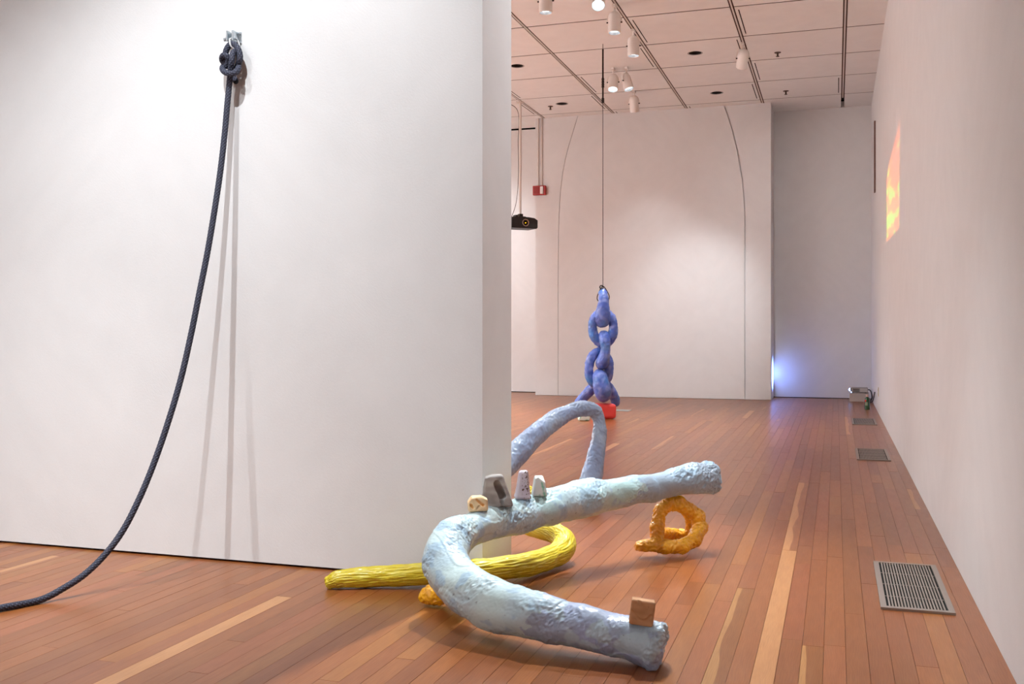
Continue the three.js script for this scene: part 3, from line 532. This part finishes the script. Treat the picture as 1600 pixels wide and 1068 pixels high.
// ---------------------------------------------------------------- floor vents
{
  const metal = std(0x9a8f86, 0.42, { metalness: 0.55 }), black = std(0x050403, 0.95);
  const vents = [[0.318, -4.80, 'grey metal floor vent with long slats beside the near part of the right wall'], [0.318, -9.735, 'grey metal floor vent midway along the right wall'], [0.333, -13.19, 'grey metal floor vent just in front of the green bottle']];
  vents.forEach(([x, z, label]) => {
    const v = thing('floor_vent', label, 'vent', V3(x, 0, z), 'floor vents'), w = 0.142, l = 0.432, t = 0.010;
    mesh('pan', box(-w + 0.01, w - 0.01, 0, 0.002, -l + 0.01, l - 0.01), black, v);
    mesh('frame', merge([box(-w, -w + 0.024, 0, t, -l, l), box(w - 0.024, w, 0, t, -l, l), box(-w + 0.024, w - 0.024, 0, t, -l, -l + 0.028), box(-w + 0.024, w - 0.024, 0, t, l - 0.028, l)]), metal, v);
    const n = 18, sl = box(-0.0032, 0.0032, 0.004, t - 0.001, -l + 0.028, l - 0.028);
    for (let i = 0; i < n; i++) { const m = mesh('slat', sl, metal, v); m.position.x = -w + 0.024 + (i + 1) * (2 * w - 0.048) / (n + 1); }
    for (const s of [-0.5, 0, 0.5]) mesh('cross_bar', box(-w + 0.024, w - 0.024, 0.002, 0.004, s * l - 0.004, s * l + 0.004), metal, v);
  });
}

// ---------------------------------------------------------------- hanging projector and its picture on the right wall
{
  const P = at(821.5, 347.5, 16.15), mountTop = V3(P.x, H, P.z), aimAt = V3(XR, 2.62, -11.05), dir = aimAt.clone().sub(P), yaw = Math.atan2(dir.x, dir.z) - 0.12;
  const pr = thing('ceiling_projector', 'black projector hanging on a white ceiling pole with a yellow glowing lens', 'projector', P); pr.rotation.y = yaw;
  const black = std(0x1a1413, 0.45), white = std(0xd9cec6, 0.5);
  const body = new THREE.Shape(); body.moveTo(-0.24, -0.085); body.lineTo(0.20, -0.085); body.lineTo(0.215, -0.07); body.lineTo(0.215, 0.045); body.lineTo(0.16, 0.075); body.lineTo(0.06, 0.085); body.lineTo(-0.22, 0.085); body.lineTo(-0.24, 0.07); body.closePath();
  const hole = new THREE.Path(); hole.absarc(0, 0, 0.052, 0, Math.PI * 2, true); body.holes.push(hole);
  const bg = new THREE.ExtrudeGeometry(body, { depth: 0.30, bevelEnabled: true, bevelSize: 0.006, bevelThickness: 0.006, bevelSegments: 2, curveSegments: 20 }); bg.translate(0, 0, -0.31);
  mesh('body', bg, black, pr);
  mesh('back_panel', box(-0.06, 0.06, -0.06, 0.06, -0.318, -0.31), black, pr);
  mesh('lens_ring', new THREE.TorusGeometry(0.053, 0.007, 10, 32), std(0xa8968a, 0.35, { metalness: 0.5 }), pr);
  mesh('mount_plate', merge([box(-0.09, 0.03, 0.09, 0.105, -0.22, -0.06), box(-0.06, 0.0, 0.105, 0.15, -0.18, -0.10), box(-0.13, -0.09, 0.085, 0.13, -0.2, -0.1)]), black, pr);
  mesh('pole', merge([cyl(V3(-0.03, 0.15, -0.14), V3(-0.03, H - P.y - 0.006, -0.14), 0.020), cyl(V3(-0.03, H - P.y - 0.016, -0.14), V3(-0.03, H - P.y, -0.14), 0.06, 0.06, 20)]), white, pr);
  mesh('cable', wire([V3(-0.20, 0.05, -0.16), V3(-0.1, 0.3, -0.17), V3(-0.055, 0.7, -0.165), V3(-0.055, 1.3, -0.165), V3(-0.08, H - P.y - 0.12, -0.16), V3(-0.35, H - P.y - 0.03, -0.1)], 0.005, 60, 8), std(0x4a3c36, 0.7), pr);
  // the slide inside: light from the lamp behind it paints the wall
  pr.updateMatrixWorld(true); const inv = pr.matrixWorld.clone().invert();
  const lampL = V3(0, 0, -0.085), slideZ = -0.02, quad = [[-12.38, 2.16], [-9.90, 2.08], [-9.84, 3.12], [-10.05, 3.06], [-12.10, 2.98], [-12.38, 2.90]];
  const loc = quad.map(([z, y]) => { const p = V3(XR, y, z).applyMatrix4(inv), t = (slideZ - lampL.z) / (p.z - lampL.z); return new THREE.Vector2(p.x * t, p.y * t); });
  const sh = new THREE.Shape(loc), sg = new THREE.ShapeGeometry(sh), bb = new THREE.Box2().setFromPoints(loc), sp = sg.attributes.position, uv = sg.attributes.uv;
  for (let i = 0; i < sp.count; i++) uv.setXY(i, (sp.getX(i) - bb.min.x) / (bb.max.x - bb.min.x), (sp.getY(i) - bb.min.y) / (bb.max.y - bb.min.y));
  sg.translate(0, 0, slideZ);
  const film = texture(256, 256, (o, x, y) => {
    const X = x / 256, Y = y / 256, w = fbm(X * 3, Y * 7, 3, 4), g = smooth(0.12, 0.34, w + 0.25 * Math.exp(-((X - 0.75) ** 2 + (Y - 0.35) ** 2) * 9) - (Y > 0.7 ? 0.3 : 0)), yl = smooth(0.05, 0.3, fbm(X * 9 + 4, Y * 2, 8, 3)) * 0.6;
    o[0] = 255 - 95 * g; o[1] = 100 + 60 * yl + 140 * g; o[2] = 8 + 20 * g;
  }, true, false);
  mesh('slide', sg, new THREE.MeshPhysicalMaterial({ map: film, transmission: 1, roughness: 0, thickness: 0, ior: 1.01, side: THREE.DoubleSide }), pr);
  const mask = new THREE.Shape(); mask.absarc(0, 0, 0.0515, 0, Math.PI * 2); mask.holes.push(new THREE.Path(loc.slice().reverse()));
  mesh('aperture_plate', new THREE.ExtrudeGeometry(mask, { depth: 0.002, bevelEnabled: false, curveSegments: 24 }).translate(0, 0, slideZ - 0.001), DARK, pr);
  mesh('lamp_glow', new THREE.CircleGeometry(0.05, 20).translate(0, 0, -0.092), new THREE.MeshStandardMaterial({ color: 0x111111, emissive: 0xfff59a, emissiveIntensity: 14 }), pr);
  const l = new THREE.SpotLight(0xffffff, 175, 0, 0.62, 0.1, 2); l.name = 'projector_beam'; l.position.copy(lampL); l.castShadow = true; l.shadow.radius = 0.004; pr.add(l);
  const aim = aimAt.clone().applyMatrix4(inv); l.target.position.copy(aim); l.target.name = 'projector_aim'; pr.add(l.target);
}

// ---------------------------------------------------------------- floor projector, its box, bottle, outlet
{
  const cardboard = std(0xb9aca4, 0.8), body = std(0x9c958f, 0.5);
  const b = solo('plinth_box', 'low pale box on the floor in the far corner carrying a small projector', 'box', box(-0.145, 0.145, 0, 0.135, -0.14, 0.14), cardboard); b.position.set(0.355, 0, -17.05);
  const p = thing('floor_projector', 'small grey projector on the pale box throwing blue light', 'projector', V3(0.355, 0.135, -17.05));
  mesh('body', new RoundedBoxGeometry(0.25, 0.075, 0.22, 3, 0.008).translate(0.01, 0.045, 0), body, p);
  mesh('side_panel', box(0.015, 0.125, 0.018, 0.076, 0.108, 0.1125), std(0xb5aca6, 0.5), p);
  for (let i = 0; i < 4; i++) mesh('vent_slot', box(-0.095, 0.005, 0.022 + i * 0.013, 0.028 + i * 0.013, 0.108, 0.112), DARK, p);
  for (const [x, z] of [[-0.09, 0.09], [0.1, 0.09], [-0.09, -0.09], [0.1, -0.09]]) mesh('foot', cyl(V3(x, 0, z), V3(x, 0.01, z), 0.01), DARK, p);
  mesh('lens_barrel', cyl(V3(-0.113, 0.05, 0.07), V3(-0.135, 0.05, 0.07), 0.027, 0.027, 20), std(0x3a3a40, 0.4), p);
  const glow = new THREE.MeshStandardMaterial({ color: 0x222233, emissive: new THREE.Color(0.35, 0.5, 1.0), emissiveIntensity: 14 });
  mesh('lamp_lens', new THREE.SphereGeometry(0.024, 18, 12).translate(-0.134, 0.05, 0.07), glow, p);
  mesh('status_light', new THREE.SphereGeometry(0.008, 10, 8).translate(-0.116, 0.012, 0.095), glow, p);
  mesh('power_cable', wire([V3(0.135, 0.05, 0.05), V3(0.165, 0.05, 0.08), V3(0.187, 0.0, 0.12), V3(0.19, -0.08, 0.16), V3(0.16, -0.125, 0.2), V3(0.185, -0.10, 0.6), V3(0.188, 0.1, 1.5)], 0.008, 80, 8), std(0x17151a, 0.6), p);
  const l = new THREE.SpotLight(new THREE.Color(0.17, 0.32, 1.0), 80, 0, 0.26, 1.0, 2); l.name = 'blue_beam'; l.position.set(-0.162, 0.05, 0.07); l.castShadow = true; l.shadow.radius = 0.5; p.add(l);
  l.target.position.set(-1.36, 0.27, -0.20); l.target.name = 'blue_aim'; p.add(l.target);
  const bottle = thing('green_bottle', 'green bottle with a pale cap standing by the far floor vent', 'bottle', V3(0.43, 0, -15.25));
  mesh('bottle_body', new THREE.LatheGeometry([[0, 0], [0.034, 0], [0.037, 0.006], [0.037, 0.145], [0.032, 0.165], [0.018, 0.178], [0.016, 0.19]].map(([a, c]) => new THREE.Vector2(a, c)), 28), std(0x1f4a24, 0.25, { clearcoat: 0.6 }), bottle);
  mesh('cap', new THREE.LatheGeometry([[0.019, 0.184], [0.021, 0.19], [0.021, 0.208], [0.017, 0.215], [0, 0.216]].map(([a, c]) => new THREE.Vector2(a, c)), 24), std(0xe0b9ac, 0.5), bottle);
  mesh('label', new THREE.CylinderGeometry(0.0375, 0.0375, 0.05, 28, 1, true, -0.9, 1.1).translate(0, 0.085, 0), std(0x8a9478, 0.6, { side: THREE.DoubleSide }), bottle);
  mesh('red_mark', new THREE.CylinderGeometry(0.0376, 0.0376, 0.03, 12, 1, true, -1.0, 0.6).translate(0, 0.128, 0), std(0xc02a26, 0.6, { side: THREE.DoubleSide }), bottle);
  const o = thing('wall_outlet', 'pale wall outlet low on the long right wall near the bottle', 'outlet', V3(XR, 0.30, -14.55));
  mesh('plate', box(-0.012, 0, -0.06, 0.06, -0.045, 0.045), std(0xd8cbb4, 0.5), o); mesh('socket', box(-0.014, -0.012, 0.008, 0.04, -0.018, 0.018), std(0xc4b59c, 0.5), o); mesh('socket', box(-0.014, -0.012, -0.04, -0.008, -0.018, 0.018), std(0xc4b59c, 0.5), o);
  solo('dark_wall_slot', 'tall dark grille high on the right wall near the far corner', 'grille', box(XR - 0.02, XR, 3.19, 4.24, -15.80, -15.66), std(0x6a4a40, 0.8));
  solo('floor_plate', 'small grey metal cover plate in the floor right of the red block', 'floor plate', box(-0.11, 0.11, 0, 0.004, -0.12, 0.12), std(0x9fb0b2, 0.35, { metalness: 0.5 })).position.copy(at(973, 641, 14.2).setY(0));
}

// ---------------------------------------------------------------- fire alarm, sprinklers
{
  const a = thing('fire_alarm', 'red fire alarm box with a white strobe on the far wall', 'alarm', V3(-4.943, 3.592, ZS));
  const red = std(0xa5231f, 0.45);
  mesh('housing', new RoundedBoxGeometry(0.235, 0.165, 0.07, 3, 0.01).translate(0, 0, 0.035), red, a);
  mesh('horn_grille', new RoundedBoxGeometry(0.10, 0.12, 0.01, 2, 0.004).translate(-0.045, 0, 0.072), std(0x8c1d1a, 0.5), a);
  mesh('strobe', new RoundedBoxGeometry(0.055, 0.13, 0.03, 3, 0.008).translate(0.05, 0, 0.078), std(0xe4dfdc, 0.25), a);
  for (const x of [-0.03, 0.035]) mesh('conduit', cyl(V3(x, 0.08, 0.016), V3(x, H - 3.592, 0.016), 0.011), std(0xd8cdc6, 0.55), a);
  const brass = std(0x4a352c, 0.5, { metalness: 0.4 });
  [[-0.742, -13.797, 'small ceiling sprinkler between the tracks nearer the bright spotlights'], [-0.739, -16.056, 'small ceiling sprinkler close to the recessed corner'], [-4.515, -15.949, 'small ceiling sprinkler beside the projector pole']].forEach(([x, z, label]) => {
    const s = thing('sprinkler', label, 'sprinkler', V3(x, H, z), 'ceiling sprinklers');
    mesh('rosette', cyl(V3(0, -0.006, 0), V3(0, 0, 0), 0.04, 0.045, 18), brass, s); mesh('nozzle', cyl(V3(0, -0.05, 0), V3(0, -0.006, 0), 0.012, 0.012, 10), brass, s); mesh('deflector', cyl(V3(0, -0.056, 0), V3(0, -0.052, 0), 0.024, 0.024, 14), brass, s);
  });
}
renderer.render(scene, camera);
